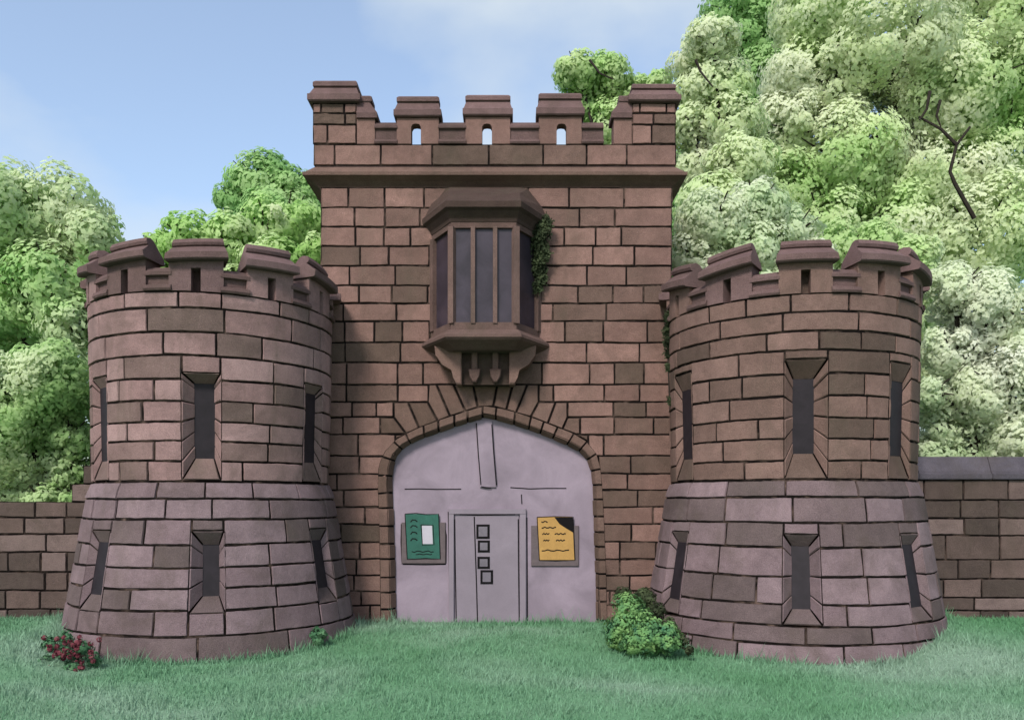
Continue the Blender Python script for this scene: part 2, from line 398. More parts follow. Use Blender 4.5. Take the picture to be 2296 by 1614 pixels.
def build_tower(tw, label, merl0, drum_mat, base_mat, up, low):
    root = empty('round_tower', (tw.Xc, tw.Yc, 0)); tag(root, label, 'tower', 'round towers beside the gate')
    opens = []
    for (uc, ya, yb, iya, iyb, wo, wi, sh) in up:
        opens.append(splay_window(root, tw, math.radians(uc), wo, wi, tw.zd(yb) + 0.012, tw.zd(ya), tw.zd(iyb), tw.zd(iya), drum_mat, 0.11 if abs(uc) > 30 else 0.22, sh, tw.drum))
    bop = []
    for (uc, ya, yb, iya, iyb, wo, wi, sh) in low:
        bop.append(splay_window(root, tw, math.radians(uc), wo, wi, tw.zb(yb), tw.zb(ya), tw.zb(iyb), tw.zb(iya), base_mat, 0.11 if abs(uc) > 30 else 0.2, sh, tw.base))
    S = lambda u, v: tw.pt(u, tw.rz(v), v)
    mb = MB(); masonry(mb, S, tw.drum, -PI, PI, drum_mat, opens, 0.5, 1.15, 1 / tw.r0, 0.05, dark=0.2)
    # solid drum behind the facing stones and the flat roof inside the parapet
    for (r, z0, z1) in ((tw.r0 - 0.36, tw.zj - 0.3, tw.ztop - 0.35),):
        mb.loft([[tw.pt(2 * PI * i / 48, r, z) for i in range(48)] for z in (z0, z1)], 'mortar')
    mb.build('drum', root, smooth=25)
    mb = MB(); masonry(mb, S, tw.base, -PI, PI, base_mat, bop, 0.65, 1.5, 1 / (tw.rb * 0.92), 0.05, dark=0.2)
    mb.loft([[tw.pt(2 * PI * i / 48, r, z) for i in range(48)] for r, z in ((tw.rb - 0.33, -0.5), (tw.r0 - 0.37, tw.zj - 0.28))], 'mortar')
    mb.build('base', root, smooth=25)
    mp = lambda u, o, z: tw.pt(u, tw.r0 + 0.055 + o, z)
    # parapet ring closing the wall top
    N = 11; step = 2 * PI / N; hw = math.radians(11.2); z0 = tw.ztop; bh = 0.445
    pr = MB(); sweep(pr, mp, 0, 2 * PI, rect(-0.36, -0.035, z0 - 0.4, z0), 'cap_stone', 0.4, 66); pr.build('parapet_ring', root, smooth=25)
    for k in range(N):
        c = math.radians(merl0) + k * step; sw = 0.068 / tw.r0; j = random.uniform(-0.012, 0.012)
        t = random.uniform(0.35, 0.75); mm = drum_mat if random.random() < 0.8 else 'cap_stone'
        mb = MB()
        bh = 0.445 + random.uniform(-0.03, 0.03); hw = math.radians(11.2 + random.uniform(-0.6, 0.6))
        tl = random.uniform(-0.16, 0.16); mq = mp; mp = lambda u, o, z, c=c, tl=tl: tw.pt(u, tw.r0 + 0.055 + o, z + tl * (u - c) * tw.r0 * min(1.0, max(0.0, (z - z0) / 0.4)))
        sweep(mb, mp, c - hw, c - sw, rect(-0.36, 0.02, z0 + 0.004, z0 + bh), mm, t, 4)
        sweep(mb, mp, c + sw, c + hw, rect(-0.36, 0.02, z0 + 0.004, z0 + bh), mm, t, 4)
        sweep(mb, mp, c - sw, c + sw, rect(-0.358, 0.018, z0 + bh - 0.10, z0 + bh), mm, t, 2)
        sweep(mb, mp, c - sw, c + sw, rect(-0.355, -0.20, z0 + 0.004, z0 + bh - 0.10), mm, 0.0, 2)
        m = mb.build('merlon', root, smooth=25)
        cp = MB(); sweep(cp, mp, c - hw - 0.02 + j, c + hw + 0.02 + j, cap_prof(z0 + bh + 0.004, h=random.uniform(0.34, 0.40)), 'cap_stone', random.uniform(0.3, 0.75), 6, 0.17); cp.build('coping', m, smooth=25)
        mp = mq; cr = MB(); d = c + step / 2
        sweep(cr, mp, d - step / 2 + math.radians(10.2), d + step / 2 - math.radians(10.2), crenel_prof(z0 + 0.004), 'cap_stone', random.uniform(0.2, 0.5), 4); cr.build('crenel_coping', root, smooth=25)
    return root

TL = Tower(math.radians(-19.29), 14.84, 1.943, 2.42, (658, 694, 748, 800, 852, 900, 947, 990, 1034, 1079), (1079, 1118, 1164, 1221, 1272, 1319, 1368, 1425, 1493))
TR = Tower(math.radians(18.1), 14.84, 2.035, 2.51, (662, 703, 746, 787, 839, 889, 938, 984, 1033, 1075), (1075, 1114, 1171, 1227, 1293, 1355, 1403, 1444, 1485))
build_tower(TL, 'round stone tower with rosy drum above a mauve sloping base, red flowers at its foot', -8.0, 'pink_stone', 'mauve_stone',
            [(-63, 838, 1077, 862, 1028, 0.58, 0.32, -0.05), (-6, 838, 1077, 860, 1026, 0.56, 0.31, 0.03), (53, 838, 1077, 860, 1026, 0.58, 0.32, 0.05), (140, 838, 1077, 860, 1026, 0.56, 0.30, 0)],
            [(-52, 1190, 1373, 1216, 1332, 0.52, 0.27, -0.04), (-3, 1190, 1373, 1219, 1332, 0.49, 0.25, 0.05), (50, 1190, 1373, 1219, 1332, 0.52, 0.27, 0.04), (120, 1190, 1373, 1219, 1332, 0.49, 0.25, 0)])
build_tower(TR, 'round stone tower with browner drum above a mauve sloping base, rounded green bush beside it', 6.6, 'brown_stone', 'mauve_stone',
            [(-56, 807, 1074, 850, 1016, 0.60, 0.33, -0.05), (7, 807, 1074, 850, 1014, 0.62, 0.32, -0.02), (54, 807, 1074, 850, 1016, 0.60, 0.33, 0.05), (-130, 807, 1074, 850, 1016, 0.60, 0.3, 0)],
            [(-51, 1198, 1399, 1224, 1362, 0.55, 0.28, -0.04), (4.5, 1198, 1399, 1222, 1362, 0.53, 0.27, 0.0), (53, 1198, 1399, 1222, 1362, 0.55, 0.28, 0.04), (-120, 1198, 1399, 1222, 1362, 0.53, 0.25, 0)])

# =================================================================== GATEHOUSE
XC = wx(1109.5)
gate = empty('gatehouse', (XC, YF, 0))
tag(gate, 'square sandstone gatehouse with battlements, bay window and arched boarded gateway', 'gatehouse')
def z5(zx, zy, Y=YF):            # readings taken on an enlargement of the gateway
    px, py = (760 + zx / 2.6027) * 0.9491, (880 + zy / 2.6027) * 0.9491
    return (wx(px, Y), wz(py, Y))

inner = [(456, 1560), (450, 1200), (440, 900), (432, 680), (436, 585), (458, 515), (505, 460), (580, 418), (700, 374), (800, 338), (900, 306), (1000, 276),
         (1100, 298), (1200, 327), (1300, 360), (1400, 398), (1500, 440), (1580, 482), (1632, 535), (1656, 600), (1666, 690), (1674, 900), (1684, 1200), (1690, 1560)]
outer = [(362, 1560), (358, 1200), (352, 900), (344, 690), (350, 570), (386, 486), (460, 408), (570, 350), (700, 300), (800, 266), (900, 234), (1002, 205),
         (1110, 222), (1210, 248), (1320, 285), (1430, 328), (1540, 370), (1630, 424), (1690, 500), (1714, 590), (1724, 690), (1736, 900), (1748, 1200), (1758, 1560)]
inner_w = [z5(*p) for p in inner]; outer_w = [z5(*p) for p in outer]
inner_w[0] = (inner_w[0][0], -0.3); inner_w[-1] = (inner_w[-1][0], -0.3); outer_w[0] = (outer_w[0][0], -0.3); outer_w[-1] = (outer_w[-1][0], -0.3)
Ls = [0.0]
for a, b in zip(outer_w[:-1], outer_w[1:]): Ls.append(Ls[-1] + math.hypot(a[0] - b[0], a[1] - b[1]))
def along(pts, u):
    u = max(0, min(Ls[-1] - 1e-6, u))
    i = max(k for k in range(len(Ls)) if Ls[k] <= u); i = min(i, len(Ls) - 2)
    f = (u - Ls[i]) / (Ls[i + 1] - Ls[i])
    return (pts[i][0] + (pts[i + 1][0] - pts[i][0]) * f, pts[i][1] + (pts[i + 1][1] - pts[i][1]) * f)

rows_y = [1397, 1357, 1325, 1290, 1253, 1215, 1175, 1137, 1098, 1062, 1022, 974, 935, 901, 862, 813, 768, 720, 680, 640, 596, 552, 509, 466, 420]
rows = [-0.35] + [wz(y) for y in rows_y[1:]]
XL, XR = wx(719), wx(1507)
def facade_limit(k, v0, v1):
    ymid = HY - ((v0 + v1) / 2 - ZC) * F / YF
    if ymid < 862: return [(XL, XR)]
    if ymid < 901: a, b = 656, 1335
    elif ymid < 935: a, b = 440, 1513
    elif ymid < 974: a, b = 359, 1590
    elif ymid < 1022: a, b = 452, 1640
    else: a, b = 398, 1702
    return [(XL, z5(a, 0)[0]), (z5(b, 0)[0], XR)]
DEP = 5.2
mb = MB()
masonry(mb, lambda u, v: (u, YF, v), rows, XL, XR, 'gate_stone', limit=facade_limit, lmin=0.45, lmax=1.05, dark=0.17)
masonry(mb, lambda u, v: (XL, YF + DEP - u, v), rows, 0, DEP, 'gate_stone', lmin=0.4, lmax=1.0)
masonry(mb, lambda u, v: (XR, YF + u, v), rows, 0, DEP, 'gate_stone', lmin=0.4, lmax=1.0)
masonry(mb, lambda u, v: (XR - u, YF + DEP, v), rows, 0, XR - XL, 'gate_stone', lmin=0.5, lmax=1.2)
mb.box(XL + 0.3, XR - 0.3, YF + 0.42, YF + DEP - 0.3, -0.3, wz(380), 'mortar')
mb.build('wall', gate, smooth=30)

# the fan of arch stones, and the thin moulded ring below it
def voussoir(mb, pts, tone):
    P = [z5(*p) for p in pts]
    cx = sum(p[0] for p in P) / len(P); cz = sum(p[1] for p in P) / len(P)
    def inset(g):
        out = []
        n = len(P)
        for i in range(n):
            a, b, c = Vector(P[i - 1]), Vector(P[i]), Vector(P[(i + 1) % n])
            e1 = (b - a).normalized(); e2 = (c - b).normalized()
            n1 = Vector((-e1.y, e1.x)); n2 = Vector((-e2.y, e2.x))
            m = (n1 + n2); m = m / max(0.3, m.dot(n1))
            if (Vector((cx, cz)) - b).dot(m) < 0: m = -m
            q = b + m * g; out.append((q.x, q.y))
        return out
    ids = [mb.vert((x, YF + 0.016, z)) for x, z in P]; mb.face(ids, 'mortar')
    o = [mb.vert((x, YF + 0.03, z)) for x, z in inset(0.013)]
    d = random.uniform(0.004, 0.02)
    f = [mb.vert((x, YF - d, z)) for x, z in inset(0.028)]
    n = len(P)
    for i in range(n): mb.face((o[i], o[(i + 1) % n], f[(i + 1) % n], f[i]), 'trim_stone', tone)
    mb.face(f, 'trim_stone', tone)
V = [[(960, 215), (1055, 210), (1080, 72), (930, 72)],
     [(885, 240), (960, 215), (930, 72), (810, 72)], [(790, 270), (885, 240), (810, 72), (705, 72)],
     [(715, 300), (790, 270), (705, 72), (657, 72), (651, 181)], [(600, 343), (715, 300), (651, 181), (530, 181)],
     [(520, 378), (600, 343), (530, 181), (441, 181), (443, 275)], [(359, 380), (520, 378), (443, 275), (359, 275)],
     [(1055, 210), (1135, 232), (1175, 72), (1080, 72)], [(1135, 232), (1195, 250), (1265, 72), (1175, 72)],
     [(1195, 250), (1285, 275), (1336, 181), (1334, 72), (1265, 72)], [(1285, 275), (1390, 315), (1440, 181), (1336, 181)],
     [(1390, 315), (1480, 350), (1513, 275), (1512, 181), (1440, 181)], [(1480, 350), (1560, 380), (1590, 380), (1590, 275), (1513, 275)]]
V += [[(452, 418), (470, 404), (514, 382), (452, 382)], [(1640, 434), (1640, 382), (1562, 382), (1575, 392), (1625, 420)]]
mb = MB()
for p in V: voussoir(mb, p, random.choice((0.15, 0.3, 0.5, 0.6, 0.7)))
def ringS(u, v):
    a, b = along(inner_w, u), along(outer_w, u)
    f = 0.34
    return (a[0] + (b[0] - a[0]) * v, YF + (0.17 - 0.195 * v / f if v < f else -0.025), a[1] + (b[1] - a[1]) * v)
P = surf(ringS); u = 0.0
while u < Ls[-1] - 0.01:
    L = random.uniform(0.24, 0.36)
    if Ls[-1] - u - L < 0.15: L = Ls[-1] - u
    tn = random.choice((0.2, 0.4, 0.5, 0.6))
    block(mb, P, u, u + L, 0.0, 0.338, 'trim_stone', tn, 0.024, 0.03, 0.12, 0.0, t=0.03, cu=0.012)
    block(mb, P, u, u + L, 0.342, 1.0, 'trim_stone', tn + 0.1, 0.024, 0.06, 0.12, 0.0, t=0.034, cu=0.012)
    u += L
mb.build('arch', gate)

# boarded gateway
YG = YF + 0.18
scr = MB()
poly = [(x, z) for x, z in inner_w]; poly[0] = (poly[0][0], -0.3)
cxg = sum(p[0] for p in poly) / len(poly); czg = 1.4
poly = [(cxg + (x - cxg) * 1.03, czg + (z - czg) * 1.03) for x, z in poly]
poly = list(reversed(poly))
front = [scr.vert((x, YG, z)) for x, z in poly]
# fan of quads to a centre line keeps the sheet clean
scr.face(front, 'gate')
back_ = [scr.vert((x, YG + 0.08, z)) for x, z in poly]
for i in range(len(poly)):
    k = (i + 1) % len(poly); scr.face((front[k], front[i], back_[i], back_[k]), 'gate')
scr.face(list(reversed(back_)), 'gate')
screen = scr.build('gate_boarding', gate)
def g5(zx, zy): return z5(zx, zy, YG)
def slab(parent, name, zx0, zx1, zy0, zy1, mat, d0=0.0, d1=0.03, tone=0.55, c=0.004, skew=0.0):
    mb = MB(); x0, za = g5(zx0, zy1); x1, zb = g5(zx1, zy0)
    k = skew * (x1 - x0)
    mb.prism([(x0 + k, za), (x1 + k, za), (x1, zb), (x0, zb)], YG - d1, YG - d0, mat, tone, c)
    return mb.build(name, parent)
slab(screen, 'centre_board', 950, 1048, 296, 705, 'gate', -0.01, 0.035, skew=0.24)
def ink_line(mb, pts, w=0.014, Y=YG, d=0.004, mat='ink', conv=z5):
    w *= 1.35 if w < 0.0175 else 1.0
    """a thin raised ribbon along points read on the enlargement"""
    Q = [Vector(conv(*p, Y)) for p in pts]
    L = []; R = []
    for i, q in enumerate(Q):
        a = Q[max(0, i - 1)]; b = Q[min(len(Q) - 1, i + 1)]; e = (b - a).normalized(); n = Vector((-e.y, e.x)) * w / 2
        L.append(q + n); R.append(q - n)
    for i in range(len(Q) - 1):
        v = [mb.vert((p.x, Y - d, p.y)) for p in (R[i], R[i + 1], L[i + 1], L[i])]
        mb.face(v, mat)
for pts, yy in (([(510, 716), (600, 714), (700, 717), (858, 716)], YG), ([(1160, 706), (1280, 714), (1380, 711), (1504, 711)], YG), ([(1228, 748), (1231, 808)], YG),
                ([(951, 310), (963, 500), (979, 690)], YG - 0.034), ([(1046, 318), (1058, 500), (1074, 690)], YG - 0.034), ([(981, 700), (1010, 706), (1040, 708)], YG - 0.034)):
    sb = MB(); ink_line(sb, pts, 0.02, yy); sb.build('board_seam', screen)
door = slab(gate, 'door', 822, 1212, 872, 1560, 'door', 0.0, 0.022)
slab(door, 'door_frame', 782, 814, 846, 1560, 'door', 0.0, 0.06, c=0.008)
slab(door, 'door_frame', 1218, 1256, 846, 1560, 'door', 0.0, 0.06, c=0.008)
slab(door, 'door_frame', 782, 1256, 838, 868, 'door', 0.0, 0.063, c=0.008)
ds = MB()
ink_line(ds, [(938, 885), (945, 1100), (952, 1300), (958, 1530)], 0.022, YG - 0.022)
ink_line(ds, [(818, 900), (822, 1200), (828, 1530)], 0.018, YG - 0.022); ink_line(ds, [(1208, 900), (1210, 1200), (1214, 1530)], 0.018, YG - 0.022)
ink_line(ds, [(850, 872), (960, 876), (1190, 872)], 0.018, YG - 0.022)
ink_line(ds, [(778, 855), (783, 1200), (790, 1545)], 0.018, YG); ink_line(ds, [(1262, 890), (1264, 1200), (1266, 1545)], 0.018, YG)
ds.build('door_joint', door)
for (a, b, c, d) in ((957, 1027, 938, 1014), (966, 1028, 1036, 1098), (964, 1028, 1136, 1198), (982, 1048, 1218, 1292)):
    fr = slab(door, 'pane_frame', a - 6, b + 6, c - 6, d + 6, 'ink', 0.02, 0.032, c=0.003)
    slab(fr, 'pane', a + 8, b - 8, c + 8, d - 8, 'door_pane', 0.03, 0.035, c=0.0)

# cornice band, parapet course
PL, PR = wx(704), wx(1516)
z_a, z_b = wz(421), wz(372)
def plan(o, z): return [(PL - o, YF - o, z), (PR + o, YF - o, z), (PR + o, YF + DEP + o, z), (PL - o, YF + DEP + o, z)]
mb = MB()
mb.loft([plan(-0.1, z_a - 0.01), plan(-0.09, z_a), plan(-0.06, z_a + 0.05), plan(0.03, z_a + 0.11), plan(0.13, z_a + 0.155), plan(0.17, z_a + 0.17), plan(0.175, z_a + 0.225),
         plan(0.14, z_a + 0.235), plan(-0.02, z_b - 0.01), plan(-0.1, z_b)], 'trim_stone', 0.5)
mb.build('cornice', gate)
z_c = wz(325)
mb = MB()
for S, a, b in ((lambda u, v: (u, YF - 0.03, v), PL, PR), (lambda u, v: (PL, YF + DEP - u, v), 0, DEP + 0.03), (lambda u, v: (PR, YF - 0.03 + u, v), 0, DEP + 0.03), (lambda u, v: (PR - u, YF + DEP, v), 0, PR - PL)):
    masonry(mb, S, [z_b - 0.004, z_c], a, b, 'gate_stone', lmin=0.55, lmax=1.05, dark=0.45)
for (x0, x1, y0, y1) in ((PL + 0.03, PR - 0.03, YF, YF + 0.36), (PL + 0.03, PR - 0.03, YF + DEP - 0.4, YF + DEP - 0.03), (PL + 0.03, PL + 0.39, YF + 0.36, YF + DEP - 0.4), (PR - 0.39, PR - 0.03, YF + 0.36, YF + DEP - 0.4)):
    mb.box(x0, x1, y0, y1, z_b - 0.02, z_c - 0.001, 'cap_stone', 0.4)
mb.build('parapet', gate)
YP = YF - 0.03
def cap(mb, x0, x1, y0, y1, z, h, ov=0.07, tone=0.5):
    f = h / 0.42
    mb.stack([(x0 - ov * 0.7, x1 + ov * 0.7, y0 - ov, y1 + ov, z), (x0 - ov, x1 + ov, y0 - ov - 0.02, y1 + ov, z + 0.02), (x0 - ov, x1 + ov, y0 - ov - 0.02, y1 + ov, z + 0.12 * f), (x0 - ov * 0.6, x1 + ov * 0.6, y0 - ov * .7, y1 + ov, z + 0.145 * f),
              (x0 + 0.01, x1 - 0.01, y0 + 0.06, y1 - 0.06, z + 0.30 * f), (x0 - 0.005, x1 + 0.005, y0 + 0.02, y1 - 0.02, z + 0.315 * f), (x0 - 0.005, x1 + 0.005, y0 + 0.02, y1 - 0.02, z + 0.38 * f), (x0 + 0.03, x1 - 0.03, y0 + 0.06, y1 - 0.06, z + h)], 'cap_stone', tone)
def merlon(px0, px1, ps0, ps1, ytop, ycap):
    x0, x1, s0, s1 = wx(px0), wx(px1), wx(ps0), wx(ps1)
    zt = wz(ycap); z0 = z_c + 0.003; zs = wz(279); t = random.uniform(0.5, 0.7)
    mb = MB()
    mb.box(x0, s0, YP, YP + 0.22, z0, zt, 'gate_stone', t, 0.008); mb.box(s1, x1, YP, YP + 0.22, z0, zt, 'gate_stone', t, 0.008)
    mb.prism([(s0 - 0.001, zs - 0.06), (s0 + 0.03, zs - 0.01), ((s0 + s1) / 2, zs), (s1 - 0.03, zs - 0.01), (s1 + 0.001, zs - 0.06), (s1 + 0.001, zt - 0.01), (s0 - 0.001, zt - 0.01)], YP + 0.002, YP + 0.218, 'gate_stone', t)
    m = mb.build('merlon', gate)
    cp = MB(); cap(cp, x0, x1, YP, YP + 0.30, zt + 0.002, wz(ytop) - zt, 0.05, random.uniform(0.4, 0.6)); cp.build('coping', m)
merlon(890, 984, 922, 944, 215, 266); merlon(1044, 1144, 1081, 1103, 212, 264); merlon(1208, 1304, 1248, 1270, 208, 263)
def crenel(px0, px1):
    mb = MB(); mp = lambda u, o, z: (u, YP - o, z)
    h = wz(274) - z_c
    pr = [(-0.36, 0), (0.03, 0), (0.045, 0.03), (0.03, 0.075), (-0.03, 0.09), (-0.03, h - 0.15), (0.02, h - 0.13), (0.02, h - 0.09), (-0.06, h), (-0.36, h - 0.02)]
    sweep(mb, mp, wx(px0), wx(px1), [(o, z_c + 0.003 + z) for o, z in pr], 'cap_stone', random.uniform(0.2, 0.5), 1)
    mb.build('crenel_coping', gate)
for a, b in ((840, 891), (983, 1045), (1143, 1209), (1303, 1353)): crenel(a, b)

def corner(mirror):
    X = (lambda px: wx(px)) if not mirror else (lambda px: wx(2217 - px))
    def xs(a, b): return (X(a), X(b)) if not mirror else (X(b), X(a))
    zt = wz(233); x0, x1 = xs(702, 800); h0, h1 = xs(801, 841)
    z0 = z_c + 0.003
    mb = MB()
    mb.box(x0 + 0.03, x1 - 0.03, YP + 0.03, YP + 0.82, z0, zt, 'gate_stone', 0.5)
    rr = [z0, wz(281), wz(256), zt]
    sz = wz(268)
    masonry(mb, lambda u, v: (u, YP, v), rr, x0, x1, 'gate_stone', lmin=0.3, lmax=0.6, dark=0.3)
    masonry(mb, lambda u, v: (x0, YP + 0.85 - u, v), rr, 0, 0.85, 'gate_stone', lmin=0.3, lmax=0.6)
    masonry(mb, lambda u, v: (x1, YP + u, v), rr, 0, 0.85, 'gate_stone', lmin=0.3, lmax=0.6)
    mb.box(h0, h1, YP + 0.004, YP + 0.40, z0, sz, 'gate_stone', 0.62, 0.008)
    m = mb.build('corner_merlon', gate)
    cp = MB(); cap(cp, x0, x1, YP, YP + 0.85, zt + 0.002, wz(180 if not mirror else 187) - zt, 0.08, 0.5); cp.build('coping', m)
    # stepped shoulder stone with its own little sloping cap
    sh = MB(); f = 0.06
    top = wz(214)
    e0, e1 = (h0 - 0.0, h1 + 0.05) if not mirror else (h0 - 0.05, h1 + 0.0)
    i0, i1 = (h0, h1 - 0.10) if not mirror else (h0 + 0.10, h1)
    sh.stack([(e0, e1, YP - 0.04, YP + 0.42, sz + 0.002), (e0, e1, YP - 0.05, YP + 0.42, sz + 0.09), (i0, i1, YP + 0.04, YP + 0.36, top - 0.13), (i0, i1 + (0.04 if not mirror else 0), YP + 0.02, YP + 0.38, top - 0.11), (i0, i1 + (0.04 if not mirror else 0), YP + 0.02, YP + 0.38, top - 0.03), (i0, i1, YP + 0.05, YP + 0.34, top)], 'cap_stone', 0.4)
    sh.build('shoulder_coping', m)
corner(False); corner(True)
# merlons round the sides and rear
def plain_merlon(x0, x1, y0, y1):
    mb = MB(); zt = wz(265); mb.box(x0, x1, y0, y1, z_c + 0.003, zt, 'gate_stone', 0.55, 0.01); m = mb.build('merlon', gate)
    cp = MB(); cap(cp, x0, x1, y0, y1, zt + 0.002, wz(213) - zt, 0.05, 0.5); cp.build('coping', m)
for k in range(3):
    ya = YF + 1.25 + k * 1.3
    plain_merlon(PL, PL + 0.36, ya, ya + 0.8); plain_merlon(PR - 0.36, PR, ya, ya + 0.8)
for k in range(5):
    xa = PL + 0.25 + k * 1.3; plain_merlon(xa, xa + 0.8, YF + DEP - 0.36, YF + DEP)

# ---------------------------------------------------------------- oriel (bay) window
OC = -0.485
def bay(hw, hf, pr, z): return [(OC - hw, YF + 0.02, z), (OC - hf - 0.02, YF - pr, z), (OC + hf, YF - pr, z), (OC + hw, YF + 0.02, z)]
zt_, zb_ = 7.02, 5.37
ori = MB()
PRJ = 0.75; HW, HF = 1.0, 0.56
# corner posts, mullions, head and foot rails around the five lights
A = [Vector(p) for p in bay(HW, HF, PRJ, 0)]
def post(p, w, d, n, z0, z1, tone=0.6):
    n = n.normalized(); t = Vector((-n.y, n.x, 0))
    q = [p + t * w / 2 + n * d * .3, p - t * w / 2 + n * d * .3, p - t * w / 2 - n * d, p + t * w / 2 - n * d]
    ori.loft([[(v.x, v.y, z) for v in q] for z in (z0, z1)], 'bay_stone', tone)
n0 = Vector((0, -1, 0)); nl = Vector((-(PRJ), -(HW - HF), 0)); nr = Vector((PRJ, -(HW - HF), 0))
post(A[1], 0.105, 0.09, n0 + nl.normalized() * .7, zb_ - 0.02, zt_ + 0.02, 0.8); post(A[2], 0.105, 0.09, n0 + nr.normalized() * .7, zb_ - 0.02, zt_ + 0.02, 0.8)
for f in (0.335, 0.675): post(A[1].lerp(A[2], f), 0.075, 0.08, n0, zb_ - 0.02, zt_ + 0.02, 0.8)
post(A[0].lerp(A[1], 0.06), 0.13, 0.09, nl, zb_ - 0.02, zt_ + 0.02, 0.6); post(A[2].lerp(A[3], 0.94), 0.13, 0.09, nr, zb_ - 0.02, zt_ + 0.02, 0.6)
ori.loft([bay(HW, HF, PRJ, zt_), bay(HW, HF, PRJ, zt_ + 0.12)], 'bay_stone', 0.55)
ori.loft([bay(HW, HF, PRJ, zb_ - 0.15), bay(HW, HF, PRJ, zb_)], 'bay_stone', 0.65)
oriel = ori.build('oriel_window', gate)
def light(p, q, n, ins):
    p, q = p.lerp(q, ins), q.lerp(p, ins); o = n.normalized() * -0.055
    mb = MB(); mb.grid([[(p.x + o.x, p.y + o.y, zb_ - 0.01), (q.x + o.x, q.y + o.y, zb_ - 0.01)], [(p.x + o.x, p.y + o.y, zt_ + 0.01), (q.x + o.x, q.y + o.y, zt_ + 0.01)]], 'glass')
    mb.build('pane', oriel)
light(A[0], A[1], nl, 0.02); light(A[2], A[3], nr, 0.02)
fs = (0, .335, .675, 1)
for i in range(3): light(A[1].lerp(A[2], fs[i]), A[1].lerp(A[2], fs[i + 1]), n0, 0.02)
# dark-coloured block behind the glass, standing in for the unlit room's shade
mb = MB(); mb.loft([bay(HW - 0.12, HF - 0.1, PRJ - 0.16, zb_ - 0.02), bay(HW - 0.12, HF - 0.1, PRJ - 0.16, zt_ + 0.02)], 'slit'); mb.build('dark_room_fill', oriel)
mb = MB()
mb.loft([bay(HW + .01, HF + .01, PRJ + .01, zt_ + 0.10), bay(HW + 0.03, HF + 0.015, PRJ + 0.03, zt_ + 0.16), bay(HW + 0.10, HF + 0.05, PRJ + 0.12, zt_ + 0.26), bay(HW + 0.17, HF + 0.08, PRJ + 0.19, zt_ + 0.30),
         bay(HW + 0.18, HF + 0.085, PRJ + 0.20, zt_ + 0.40), bay(HW + 0.14, HF + 0.07, PRJ + 0.16, zt_ + 0.43), bay(HW + 0.02, HF + 0.06, 0.52, zt_ + 0.66), bay(HW + 0.0, HF + 0.055, 0.48, zt_ + 0.69),
         bay(0.78, 0.62, 0.03, wz(422))], 'hood_stone', 0.5)
mb.build('hood', oriel)
mb = MB()
mb.loft([bay(HW - 0.10, HF - 0.03, PRJ - 0.14, zb_ - 0.46), bay(HW + 0.0, HF + 0.0, PRJ - 0.02, zb_ - 0.40), bay(HW + 0.15, HF + 0.07, PRJ + 0.14, zb_ - 0.33), bay(HW + 0.19, HF + 0.09, PRJ + 0.18, zb_ - 0.29), bay(HW + 0.18, HF + 0.085, PRJ + 0.17, zb_ - 0.24),
         bay(HW + 0.02, HF + 0.02, PRJ + 0.02, zb_ - 0.13)], 'bay_stone', 0.6)
mb.build('sill', oriel)
def z4(zx, zy, Y): return (wx((960 + zx / 3.103) * 0.9491, Y), wz((420 + zy / 3.103) * 0.9491, Y))
mb = MB(); Y1 = YF - 0.42
for mir in (0, 1):
    pts = [(205, 1230), (212, 1300), (260, 1370), (330, 1410), (345, 1470), (368, 1512), (404, 1512), (404, 1215)]
    if mir: pts = [(1158 - a, b) for a, b in pts]
    P2 = [z4(a, b, Y1) for a, b in pts]
    if mir: P2 = P2[::-1]
    mb.prism(P2, Y1, YF - 0.01, 'trim_stone', 0.65, 0.02)
P2 = [z4(a, b, YF - 0.28) for a, b in ((400, 1215), (400, 1516), (780, 1516), (780, 1215))]
mb.prism(P2, YF - 0.28, YF - 0.005, 'hood_stone', 0.35)
for (a, b) in ((478, 520), (624, 682)):
    c = (a + b) / 2
    P2 = [z4(x, y, YF - 0.36) for x, y in ((c - 22, 1210), (c - 22, 1405), (c + 22, 1405), (c + 22, 1210))]
    mb.prism(P2, YF - 0.36, YF - 0.27, 'bay_stone', 0.7, 0.012)
    P2 = [z4(x, y, YF - 0.40) for x, y in ((c - 44, 1400), (c - 36, 1455), (c - 12, 1498), (c + 12, 1498), (c + 36, 1455), (c + 44, 1400))]
    mb.prism(P2, YF - 0.40, YF - 0.27, 'bay_stone', 0.5, 0.02)
mb.build('corbel', oriel)

# =================================================================== NOTICE BOARDS
def notice(loc5, label, rects, extra):
    x, z = g5(*loc5); root = empty('notice_board', (x, YG, z)); tag(root, label, 'notice board', 'notice boards on the gate boarding')
    return root
def squiggle(mb, x0, x1, y, amp=7, n=9, w=0.013, Y=YG, d=0.05, ph=0.0):
    ink_line(mb, [(x0 + (x1 - x0) * i / n, y + amp * math.sin(i * 1.9 + ph) * random.uniform(0.5, 1)) for i in range(n + 1)], w, Y, d)
nb = notice((625, 1030), 'green notice with a small white sheet, in a grey case left of the door', None, None)
slab(nb, 'case', 492, 762, 920, 1172, 'case', 0.0, 0.035, c=0.008)
slab(nb, 'poster', 517, 718, 868, 1142, 'green', 0.034, 0.045, skew=0.05, c=0.002)
slab(nb, 'paper', 618, 680, 940, 1052, 'white', 0.044, 0.049, skew=0.08, c=0.001)
mb = MB()
for (a, b, c, d) in ((612, 686, 934, 1060),):
    ink_line(mb, [(a, c), (b, c + 2), (b + 6, d - 4), (a + 10, d), (a, c)], 0.012, YG, 0.047)
for i, y in enumerate((910, 945, 985, 1025)): ink_line(mb, [(548, y + 8), (560, y - 6), (578, y - 4), (590, y + 6)], 0.016, YG, 0.047)
